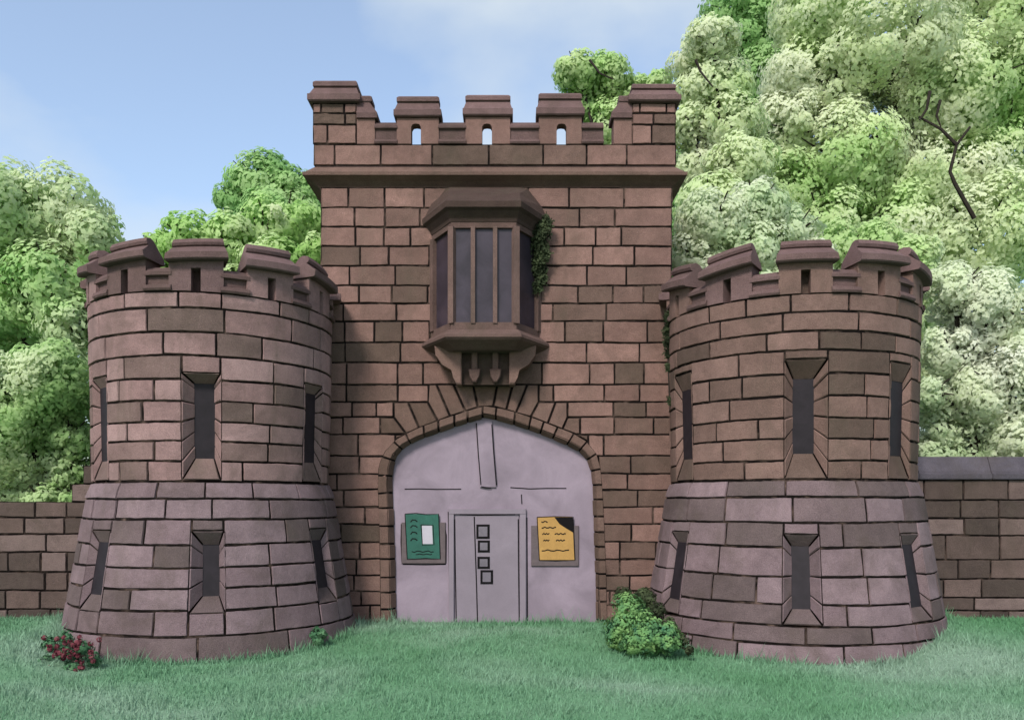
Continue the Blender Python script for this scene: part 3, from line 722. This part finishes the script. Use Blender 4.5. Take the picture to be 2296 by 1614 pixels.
squiggle(mb, 555, 690, 1098, 6, 8, 0.013, YG, 0.047); squiggle(mb, 580, 680, 1115, 4, 8, 0.011, YG, 0.047, 1.0)
ink_line(mb, [(514, 868), (580, 864), (650, 872), (720, 868), (730, 1144), (640, 1140), (528, 1146), (514, 868)], 0.012, YG, 0.0465)
mb.build('lettering', nb)
mb = MB(); ink_line(mb, [(490, 930), (488, 1040), (494, 1165)], 0.016, YG, 0.003); mb.build('case_edge', nb)
mb = MB(); ink_line(mb, [(752, 925), (766, 1000), (764, 1172)], 0.016, YG, 0.003); mb.build('case_edge', nb)
mb = MB(); ink_line(mb, [(500, 1177), (640, 1180), (764, 1177)], 0.016, YG, 0.003); mb.build('case_edge', nb)
yb = notice((1436, 1030), 'yellow notice with a black corner, in a grey case right of the door', None, None)
slab(yb, 'case', 1288, 1580, 940, 1188, 'case', 0.0, 0.035, c=0.008)
slab(yb, 'poster', 1326, 1540, 886, 1150, 'yellow', 0.034, 0.045, skew=0.06, c=0.002)
mb = MB()
pts = [(1430, 888), (1542, 888), (1549, 984), (1500, 955), (1462, 930)]
ids = [mb.vert((z5(a, b, YG)[0], YG - 0.0475, z5(a, b, YG)[1])) for a, b in reversed(pts)]; mb.face(ids, 'ink')
mb.build('corner_patch', yb)
mb = MB()
squiggle(mb, 1350, 1388, 916, 5, 4, 0.022, YG, 0.047)
for (a, b, y) in ((1352, 1440, 952), (1356, 1400, 990), (1432, 1500, 990), (1362, 1400, 1030), (1440, 1495, 1030), (1352, 1520, 1092)): squiggle(mb, a, b, y, 5, 9, 0.016, YG, 0.047, a * 0.01)
ink_line(mb, [(1324, 888), (1430, 884), (1545, 886), (1556, 1150), (1440, 1154), (1338, 1152), (1324, 888)], 0.012, YG, 0.0465)
mb.build('lettering', yb)

# =================================================================== BOUNDARY WALLS
def bwall(name, label, S, S2, rows, u0, u1, copz, Yw, x_of, limit=None, coping=True):
    pass
wrt = empty('boundary_wall', (wx(2180, 15.3), 15.3, 0)); tag(wrt, 'coursed stone boundary wall with flat grey coping, running on from the browner tower', 'wall', 'boundary walls beside the towers')
Yw = 15.3
rws = [-0.4] + [wz(y, Yw) for y in (1369, 1340, 1298, 1254, 1200, 1162, 1121, 1075)]
mb = MB(); x0, x1 = TR.Xc + 1.2, 16.0
masonry(mb, lambda u, v: (u, Yw, v), rws, x0, x1, 'wall_stone', lmin=0.5, lmax=1.1, dark=0.3)
mb.box(x0, x1, Yw + 0.03, Yw + 0.5, -0.4, rws[-1], 'wall_stone', 0.4)
w = mb.build('wall', wrt, smooth=30)
mb = MB(); zt = rws[-1]
xx = x0
while xx < x1:
    L = random.uniform(1.1, 1.6)
    mb.stack([(xx + .01, xx + L - .01, Yw - 0.05, Yw + 0.55, zt + 0.002), (xx + .006, xx + L - .006, Yw - 0.06, Yw + 0.56, zt + 0.02), (xx + .006, xx + L - .006, Yw - 0.06, Yw + 0.56, zt + 0.10), (xx + .006, xx + L - .006, Yw - 0.01, Yw + 0.51, zt + 0.12),
              (xx + .006, xx + L - .006, Yw + 0.0, Yw + 0.5, zt + 0.16), (xx + .006, xx + L - .006, Yw + 0.12, Yw + 0.4, zt + 0.42)], 'wall_coping', random.uniform(0.35, 0.7)); xx += L
mb.build('coping', wrt)
Yv = 15.0
wlt = empty('boundary_wall', (wx(120, Yv), Yv, 0)); tag(wlt, 'rough stone boundary wall with stepped top, leafy trees hanging over it', 'wall', 'boundary walls beside the towers')
rws = [-0.4] + [wz(y, Yv) for y in (1365, 1323, 1282, 1238, 1197, 1160, 1125, 1085, 1045, 1000)]
xe = TL.Xc - 1.0
tops = {0: -16, 7: wx(160, Yv), 8: wx(186, Yv), 9: wx(200, Yv)}
mb = MB()
def lw(k, v0, v1):
    a = -16 if k < 7 else tops[k]
    return [(a, xe)]
masonry(mb, lambda u, v: (u, Yv, v), rws, -16, xe, 'wall_stone', lmin=0.4, lmax=0.9, dark=0.3, limit=lw)
mb.box(-16, xe, Yv + 0.03, Yv + 0.5, -0.4, rws[7], 'wall_stone', 0.4)
for k in (7, 8, 9): mb.box(tops[k] + 0.02, xe, Yv + 0.031, Yv + 0.499, rws[k] + 0.001, rws[k + 1], 'wall_stone', 0.4)
mb.build('wall', wlt, smooth=30)

# =================================================================== FOLIAGE
def leaves_mesh(name, centers, normals, size, mat, parent, tones, aspect=0.62):
    n = len(centers); C = np.asarray(centers); N = np.asarray(normals)
    N = N / np.linalg.norm(N, axis=1, keepdims=True)
    r = rng.normal(size=(n, 3)); T = np.cross(N, r); T /= np.linalg.norm(T, axis=1, keepdims=True); B = np.cross(N, T)
    s = size * rng.uniform(0.65, 1.35, size=(n, 1)); w = s * aspect
    q = N * s * 0.12
    v = np.stack([C - T * s * .55, C - B * w * .5 - T * s * .08 + q, C + T * s * .55, C + B * w * .5 - T * s * .08 + q], axis=1).reshape(-1, 3)
    # rhombic leaf with a little cup; a second smaller face is not needed at this distance
    me = bpy.data.meshes.new(name)
    me.vertices.add(4 * n); me.vertices.foreach_set('co', v.astype(np.float32).ravel())
    me.loops.add(4 * n); me.loops.foreach_set('vertex_index', np.arange(4 * n, dtype=np.int32))
    me.polygons.add(n); me.polygons.foreach_set('loop_start', np.arange(0, 4 * n, 4, dtype=np.int32))
    me.materials.append(M[mat])
    a = me.attributes.new('tone', 'FLOAT', 'FACE'); a.data.foreach_set('value', np.asarray(tones, dtype=np.float32))
    me.update(calc_edges=True); me.validate()
    o = bpy.data.objects.new(name, me); COL.objects.link(o)
    if parent is not None: o.parent = parent; o.location = -Vector(parent.location)
    return o
def sphere_dirs(n):
    d = rng.normal(size=(n, 3)); return d / np.linalg.norm(d, axis=1, keepdims=True)
def clump_leaves(lobes, size, cover, sub=0.31, nsub=34, flat=0.9):
    """lobes (x,y,z,r): each lobe carries smaller leafy clumps on its surface, each clump a shell of leaves"""
    Cs, Ns, Ts = [], [], []
    for (x, y, z, r) in lobes:
        k = max(8, int(nsub * (1.0 if r > 0.5 else 0.7)))
        dirs = sphere_dirs(k)
        for d in dirs:
            rs = r * sub * rng.uniform(0.65, 1.25)
            c = np.array((x, y, z)) + d * (r - rs * 0.75) * np.array((1, 1, flat)) * rng.uniform(0.86, 1.06)
            n = max(12, int(cover * 4 * PI * rs * rs / (size * size * 0.5)))
            e = sphere_dirs(n); e = e[(e * d).sum(1) > -0.55]
            rad = rs * (1 + 0.13 * np.sin(e[:, 0:1] * 7 + d[0] * 9) * np.sin(e[:, 2:3] * 6 + d[1] * 7)) * rng.uniform(0.72, 1.06, size=(len(e), 1))
            Cs.append(c + e * rad * np.array((1, 1, 0.88))); Ns.append(e * 0.7 + 0.9 * d + 0.2 * rng.normal(size=e.shape))
            t = rng.uniform(0.25, 0.75) + rng.uniform(-0.25, 0.25, size=len(e)); Ts.append(np.clip(t, 0, 1))
        # inner fill so the crown is not hollow
        n = int(cover * 4 * PI * r * r / (size * size * 0.5) * 0.75); e = sphere_dirs(n)
        Cs.append(np.array((x, y, z)) + e * r * rng.uniform(0.35, 0.78, size=(n, 1))); Ns.append(e + 0.6 * rng.normal(size=e.shape)); Ts.append(rng.uniform(0.2, 0.8, size=n))
    return np.concatenate(Cs), np.concatenate(Ns), np.concatenate(Ts)

def tree(label, Y, lobes_px, mat, trunk_px, size=0.14, cover=0.95, group='trees behind the gatehouse', limb_r=0.05, yspread=0.8, extra=()):
    L = []
    for (px, py, r) in lobes_px:
        yy = Y + random.uniform(-yspread, yspread); L.append((wx(px, yy), yy, wz(py, yy), r * yy / F))
    bx = wx(trunk_px, Y)
    root = empty('tree', (bx, Y, 0)); tag(root, label, 'tree', group)
    C, N, T = clump_leaves(L, size, cover)
    leaves_mesh('crown', C, N, size, mat, root, T)
    mb = MB(); zt = min(l[2] for l in L); zt = max(zt, 2.0)
    top = max(l[2] for l in L)
    mx = sum(l[0] for l in L) / len(L)
    base = Vector((bx, Y, -0.2)); fork = Vector((bx * .6 + mx * .4, Y, max(1.6, zt * 0.7)))
    mb.tube([base, base.lerp(fork, .5) + Vector((0.06, 0, 0)), fork], [0.30, 0.22, 0.18], 'bark', 9)
    mb.tube([fork, Vector((mx, Y, (fork.z + top) / 2)), Vector((mx, Y, top - 0.2))], [0.17, 0.11, 0.04], 'bark', 8)
    for (x, y, z, r) in L:
        a = fork.lerp(Vector((mx, Y, top)), random.uniform(0.0, 0.5)); b = Vector((x, y, z))
        m = a.lerp(b, 0.55) + Vector((random.uniform(-.15, .15), 0, 0.15))
        mb.tube([a, m, b], [limb_r * 1.6, limb_r, limb_r * 0.5], 'bark', 6)
        for q in range(3):
            e = b + Vector((random.uniform(-1, 1), random.uniform(-1, -0.2), random.uniform(-.3, 1))).normalized() * r * 0.9
            mb.tube([m.lerp(b, .5), b.lerp(e, .5), e], [limb_r * .6, limb_r * .45, limb_r * .25], 'bark', 5)
    mb.build('trunk', root, smooth=40)
    for path, rad in extra:
        pts = [(wx(px, yy), yy, wz(py, yy)) for px, py, yy in path]
        mb = MB(); mb.tube(pts, [rad * (1 - 0.5 * i / (len(pts) - 1)) for i in range(len(pts))], 'bark', 6); mb.build('branch', root, smooth=40)
    return root

tree('mid green tree at the picture edge, overhanging the rough stepped wall', 19.5,
     [(60, 540, 150), (140, 475, 110), (210, 545, 88), (245, 640, 85), (130, 660, 130), (20, 700, 150), (-40, 480, 150), (180, 740, 90)], 'leaf_left', 60)
tree('low leafy tree beside the rosy drum, crown resting on the stepped wall', 16.8,
     [(120, 850, 105), (50, 900, 130), (150, 985, 72), (178, 915, 45), (80, 1050, 105), (-30, 980, 140), (150, 1070, 50), (20, 1100, 90), (100, 1130, 60), (160, 1120, 45), (50, 1160, 80), (-40, 1150, 90), (190, 1060, 35)], 'leaf_left', 60, size=0.10, yspread=0.35)
tree('deeper green tree whose peaked crown rises behind the fresh green tree', 23.0,
     [(590, 425, 92), (650, 450, 85), (540, 455, 60), (640, 520, 110), (560, 540, 90), (690, 440, 50)], 'leaf_dark', 610)
tree('fresh green tree filling the gap between rosy tower and gatehouse', 20.5,
     [(430, 548, 80), (520, 540, 70), (600, 510, 78), (662, 525, 85), (355, 560, 48), (480, 620, 95), (620, 620, 95), (710, 570, 50), (385, 620, 70), (560, 700, 110), (690, 690, 90), (330, 650, 80)], 'leaf_fresh', 520)
tree('small crown showing above the gatehouse parapet, behind the last pierced merlon', 25.0,
     [(1295, 165, 55), (1365, 178, 62), (1320, 235, 66), (1410, 225, 60), (1478, 200, 48), (1380, 310, 90), (1460, 290, 70)], 'leaf_mix', 1400, extra=[([(1322, 135, 23.2), (1345, 165, 23.1), (1375, 178, 23.0)], 0.035)])
tree('upright pale green tree beside the gatehouse corner, narrower than the one behind', 22.5,
     [(1572, 145, 78), (1600, 215, 95), (1640, 290, 85), (1560, 285, 66), (1570, 380, 75), (1660, 380, 85), (1600, 90, 62), (1600, 470, 90), (1690, 470, 80)], 'leaf_mix', 1610, extra=[([(1560, 135, 20.9), (1570, 160, 20.9), (1598, 195, 20.8)], 0.035)])
tree('greyish tree glimpsed between the upright pale tree and the great spreading tree', 29.0,
     [(1690, 90, 100), (1650, 20, 90), (1720, 200, 100), (1760, 60, 120), (1700, 330, 120), (1740, 450, 130), (1545, 380, 60), (1530, 470, 60), (1535, 560, 70), (1530, 650, 70), (1560, 760, 100), (1540, 900, 100)], 'leaf_dark', 1700)
tree('great spreading pale tree with bare dark branches showing through its crown', 25.0,
     [(1840, 180, 135), (1770, 290, 95), (1990, 100, 160), (2140, 210, 165), (1890, 370, 155), (2090, 410, 175), (2260, 350, 165), (1760, 430, 100), (2240, 60, 160), (1840, 40, 120), (2010, 540, 150), (2200, 540, 160), (1850, 520, 120), (2330, 180, 160)], 'leaf_mix', 2050, limb_r=0.07,
     extra=[([(2185, 490, 22.6), (2140, 410, 22.5), (2130, 385, 22.5), (2145, 325, 22.4), (2175, 285, 22.4)], 0.06), ([(2145, 325, 22.4), (2110, 290, 22.4), (2060, 262, 22.5)], 0.05), ([(2085, 205, 22.4), (2078, 245, 22.4), (2062, 270, 22.4)], 0.045), ([(2108, 225, 22.4), (2100, 260, 22.4), (2110, 285, 22.4)], 0.04)])
tree('rounded pale tree just behind the browner tower, beside the gatehouse corner', 18.9,
     [(1600, 500, 84), (1690, 480, 82), (1775, 530, 74), (1560, 580, 70), (1680, 580, 100), (1832, 572, 42), (1780, 620, 80), (1600, 660, 90), (1720, 680, 90)], 'leaf_pale', 1680, size=0.115, yspread=0.5)
tree('pale grey green tree standing over the flat coping of the boundary wall', 17.6,
     [(2140, 660, 80), (2215, 700, 105), (2125, 790, 75), (2180, 880, 100), (2110, 950, 70), (2260, 880, 120), (2310, 760, 130), (2200, 1000, 100), (2320, 990, 110), (2090, 880, 50), (2100, 1030, 60)], 'leaf_pale', 2200, size=0.105, yspread=0.4)
tree('pale tree behind the browner tower parapet, under the great spreading tree', 21.0,
     [(1930, 620, 95), (2030, 610, 95), (2100, 740, 90), (1880, 570, 80), (2000, 720, 110), (2080, 860, 90), (1960, 560, 80)], 'leaf_mix', 2000)

# ---- bush, flowers, weeds, ivy
def leafy(name, label, cat, lobes, size, cover, mat, base, sub=0.4, nsub=18, stems=True):
    root = empty(name, base); tag(root, label, cat)
    C, N, T = clump_leaves(lobes, size, cover, sub, nsub)
    keep = np.array([C[i, 2] > ground_z(C[i, 0], C[i, 1]) - 0.01 for i in range(len(C))])
    leaves_mesh('foliage', C[keep], N[keep], size, mat, root, T[keep])
    if stems:
        mb = MB()
        for (x, y, z, r) in lobes: mb.tube([Vector(base) - Vector((0, 0, .1)), Vector(base).lerp(Vector((x, y, z)), .5) + Vector((0, 0, .05)), (x, y, z)], [0.025, 0.018, 0.008], 'bark', 6)
        mb.build('stem', root)
    return root
def lob(px, py, r, Y): return (wx(px, Y), Y, wz(py, Y), r * Y / F)
leafy('bush', 'rounded bright green bush at the foot of the browner tower, by the gateway', 'bush',
      [lob(1408, 1372, 46, 13.5), lob(1400, 1410, 46, 13.3), lob(1440, 1405, 50, 13.1), lob(1450, 1435, 42, 12.9), lob(1490, 1425, 40, 12.8), lob(1500, 1445, 26, 12.6), lob(1420, 1440, 36, 12.9), lob(1385, 1430, 32, 13.2)],
      0.055, 0.9, 'leaf_bush', (wx(1440, 13.1), 13.1, ground_z(2.0, 13.1)))
leafy('creeper', 'dark low creeper along the tower base behind the rounded bush', 'creeper',
      [lob(1400, 1335, 24, 14.0), lob(1440, 1338, 26, 13.9), lob(1470, 1370, 24, 13.5), lob(1500, 1400, 22, 13.05), lob(1530, 1435, 18, 12.75), lob(1545, 1458, 12, 12.6), lob(1455, 1345, 22, 13.8), lob(1430, 1395, 30, 13.7)],
      0.045, 0.8, 'leaf_ivy', (wx(1460, 13.6), 13.6, 0))
leafy('weed', 'small dark green weed sprouting against the mauve base of the rosy tower', 'weed',
      [lob(712, 1412, 10, 13.55), lob(722, 1420, 12, 13.5), lob(704, 1424, 12, 13.5), lob(714, 1434, 15, 13.5)], 0.045, 0.8, 'leaf_tuft', (wx(714, 13.5), 13.5, ground_z(-3, 13.5)), stems=False)
fl = leafy('flower_clump', 'low clump of red flowers in the grass at the foot of the rosy tower', 'flowers',
      [lob(150, 1430, 20, 12.6), lob(185, 1455, 24, 12.3), lob(150, 1470, 26, 12.2), lob(210, 1478, 20, 12.1), lob(120, 1450, 28, 12.4), lob(165, 1495, 22, 11.9), lob(100, 1490, 26, 12.0)],
      0.05, 0.5, 'leaf_tuft', (wx(160, 12.3), 12.3, ground_z(-6.4, 12.3)))
Cs = []; Ns = []
for (px, py, Y) in [(145 + random.uniform(-45, 85), 1452 + random.uniform(-32, 50), 12.0) for _ in range(46)]:
    c = np.array((wx(px, Y), Y - 0.15 + random.uniform(-.1, .1), wz(py, Y)))
    e = sphere_dirs(16); Cs.append(c + e * 0.03); Ns.append(e)
Cs = np.concatenate(Cs); Ns = np.concatenate(Ns)
leaves_mesh('blossom', Cs, Ns, 0.042, 'petal', fl, rng.uniform(0, 1, len(Cs)), 0.85)

def ivy(label, spots, size, cover):
    x, y, z, r = spots[0]; root = empty('ivy', (x, y, z)); tag(root, label, 'ivy', 'ivy growing on the stonework')
    C = []; N = []
    for (a, b, c, d) in spots:
        n = int(cover * 5200 * d)
        e = sphere_dirs(n) * (d * np.abs(rng.normal(0.75, 0.38, size=(n, 1)))) * np.array((0.9, 0.5, 1.25))
        C.append(np.array((a, b, c)) + e); N.append(rng.normal(size=(n, 3)) * 0.6 + np.array((0, -1.0, 0.35)))
    C = np.concatenate(C); N = np.concatenate(N); leaves_mesh('foliage', C, N, size, 'leaf_ivy', root, rng.uniform(0, 1, len(C)))
    mb = MB(); pts = [Vector((a, b + 0.02, c)) for a, b, c, d in spots]
    mb.tube(pts, [0.012] * len(pts), 'bark', 5); mb.build('stem', root)
Yo = YF - 0.22
ivy('trailing ivy on the shaded side of the bay window, under its hood', [lob(1226, 500, 12, Yo), lob(1214, 518, 19, Yo), lob(1208, 545, 19, Yo + .05), lob(1216, 570, 18, Yo + .05), lob(1206, 598, 16, Yo + .1), lob(1212, 622, 15, Yo + .12), lob(1204, 645, 10, Yo + .12)], 0.06, 0.55)
def tl(u, z, r, tw=TR): 
    p = tw.pt(math.radians(u), tw.rz(z) + 0.02, z); return (p[0], p[1], p[2], r)
ivy('thin ivy creeping down from the parapet of the browner tower', [tl(-72, 5.45, 0.08), tl(-74, 5.25, 0.09), tl(-74, 5.05, 0.08), tl(-75, 4.85, 0.06), tl(-74, 4.6, 0.05), tl(-72, 4.0, 0.05)], 0.045, 0.7)

# ---------------------------------------------------------------- lawn
def lawn():
    n = 170000
    x = rng.uniform(-11, 11, n); y = 6.5 + 9.1 * rng.uniform(0, 1, n) ** 0.9
    ok = np.ones(n, bool)
    for tw in (TL, TR): ok &= np.hypot(x - tw.Xc, y - tw.Yc) > tw.rb - 0.02
    ok &= ~((y > YF - 0.02) & (x > XL - 0.1) & (x < XR + 0.1)); ok &= ~((y > 14.95))| ((x > -3) & (x < 2.6) & (y < YF - .03)) | ((x > 6.5) & (y < 15.25))
    x, y = x[ok], y[ok]
    # extra taller tufts along the feet of the walls
    ex, ey = [], []
    for tw in (TL, TR):
        a = rng.uniform(-1.9, 1.9, 2600)
        for u in a:
            p = tw.pt(u, tw.rb + 0.03 + abs(rng.normal()) * 0.05, 0); ex.append(p[0]); ey.append(p[1])
    gx_ = rng.uniform(-2.9, 2.5, 1500); ex += list(gx_); ey += list(YF - 0.05 - abs(rng.normal(size=1500)) * 0.06)
    m = len(x); x = np.concatenate([x, ex]); y = np.concatenate([y, ey]); n = len(x)
    z = np.array([ground_z(a, b) for a, b in zip(x, y)])
    h = rng.uniform(0.03, 0.065, n) * (1 + 0.45 * np.sin(x * 3.1 + 1.3 * np.sin(y * 2.3)) * np.sin(y * 4.1 + x)) * rng.choice([1, 1, 1, 1.7], n); h[m:] *= rng.uniform(0.9, 2.6, n - m)
    w = rng.uniform(0.006, 0.011, n)
    an = rng.uniform(0, 2 * PI, n); lean = rng.normal(size=(n, 2)) * h[:, None] * 0.45
    dx, dy = np.cos(an) * w, np.sin(an) * w
    v = np.stack([np.stack([x - dx, y - dy, z - 0.01], 1), np.stack([x + dx, y + dy, z - 0.01], 1), np.stack([x + lean[:, 0], y + lean[:, 1], z + h], 1)], 1).reshape(-1, 3)
    me = bpy.data.meshes.new('grass')
    me.vertices.add(3 * n); me.vertices.foreach_set('co', v.astype(np.float32).ravel())
    me.loops.add(3 * n); me.loops.foreach_set('vertex_index', np.arange(3 * n, dtype=np.int32))
    me.polygons.add(n); me.polygons.foreach_set('loop_start', np.arange(0, 3 * n, 3, dtype=np.int32))
    me.materials.append(M['grass'])
    a = me.attributes.new('tone', 'FLOAT', 'FACE'); a.data.foreach_set('value', rng.uniform(0.1, 0.95, n).astype(np.float32))
    me.update(calc_edges=True); me.validate()
    o = bpy.data.objects.new('grass', me); COL.objects.link(o); tag(o, 'short green lawn grass in front of the gateway', 'grass', kind='stuff')
lawn()

# =================================================================== LIGHT, SKY, CAMERA
SUN_EL, SUN_AZ = 42.0, 203.0      # azimuth clockwise from north (+Y): behind the viewer, a little to the left
w = bpy.data.worlds.new('World'); scene.world = w; w.use_nodes = True
nt = w.node_tree; nt.nodes.clear()
out = nt.nodes.new('ShaderNodeOutputWorld'); bg = nt.nodes.new('ShaderNodeBackground'); bg.inputs['Strength'].default_value = 0.108
sky = nt.nodes.new('ShaderNodeTexSky'); sky.sky_type = 'NISHITA'; sky.sun_disc = False
sky.sun_elevation = math.radians(SUN_EL); sky.sun_rotation = math.radians(SUN_AZ); sky.air_density = 1.0; sky.dust_density = 1.2; sky.ozone_density = 0.9
tc = nt.nodes.new('ShaderNodeTexCoord'); mp = nt.nodes.new('ShaderNodeMapping'); mp.inputs['Scale'].default_value = (1.0, 1.0, 1.6); mp.inputs['Location'].default_value = (0.35, 0.0, 0.1)
nz = nt.nodes.new('ShaderNodeTexNoise'); nz.inputs['Scale'].default_value = 3.2; nz.inputs['Detail'].default_value = 9; nz.inputs['Roughness'].default_value = 0.45; nz.inputs['Distortion'].default_value = 0.15
rp = nt.nodes.new('ShaderNodeValToRGB'); rp.color_ramp.elements[0].position = 0.42; rp.color_ramp.elements[1].position = 0.60
rp.color_ramp.elements[0].color = (0.2, 0.2, 0.2, 1); rp.color_ramp.elements[1].color = (0.85, 0.85, 0.85, 1)
mx = nt.nodes.new('ShaderNodeMix'); mx.data_type = 'RGBA'; mx.inputs[7].default_value = (2.9, 3.25, 3.55, 1)
for a, b in ((tc.outputs['Generated'], mp.inputs['Vector']), (mp.outputs['Vector'], nz.inputs['Vector']), (nz.outputs['Fac'], rp.inputs['Fac']), (rp.outputs['Color'], mx.inputs[0]), (sky.outputs['Color'], mx.inputs[6]), (mx.outputs[2], bg.inputs['Color']), (bg.outputs[0], out.inputs[0])):
    nt.links.new(a, b)
sl = bpy.data.lights.new('sun', 'SUN'); sl.energy = 1.7; sl.angle = math.radians(12); sl.color = (1.0, 0.95, 0.88)
so = bpy.data.objects.new('sun', sl); COL.objects.link(so)
az, el = math.radians(SUN_AZ), math.radians(SUN_EL)
d = Vector((math.sin(az) * math.cos(el), math.cos(az) * math.cos(el), math.sin(el)))
so.rotation_euler = d.to_track_quat('Z', 'Y').to_euler(); so.location = d * 60

cam = bpy.data.cameras.new('camera'); co = bpy.data.objects.new('camera', cam); COL.objects.link(co)
co.location = (0, 0, ZC); co.rotation_euler = (math.radians(90), 0, 0)
cam.sensor_fit = 'HORIZONTAL'; cam.sensor_width = 36; cam.lens = 36 * F / 2296
cam.shift_y = (HY - 807) / 2296; cam.clip_end = 3000
scene.camera = co
scene.view_settings.view_transform = 'Standard'; scene.view_settings.look = 'None'; scene.view_settings.gamma = 1; scene.view_settings.exposure = 1.2
scene.render.film_transparent = False
scene.cycles.max_bounces = 6
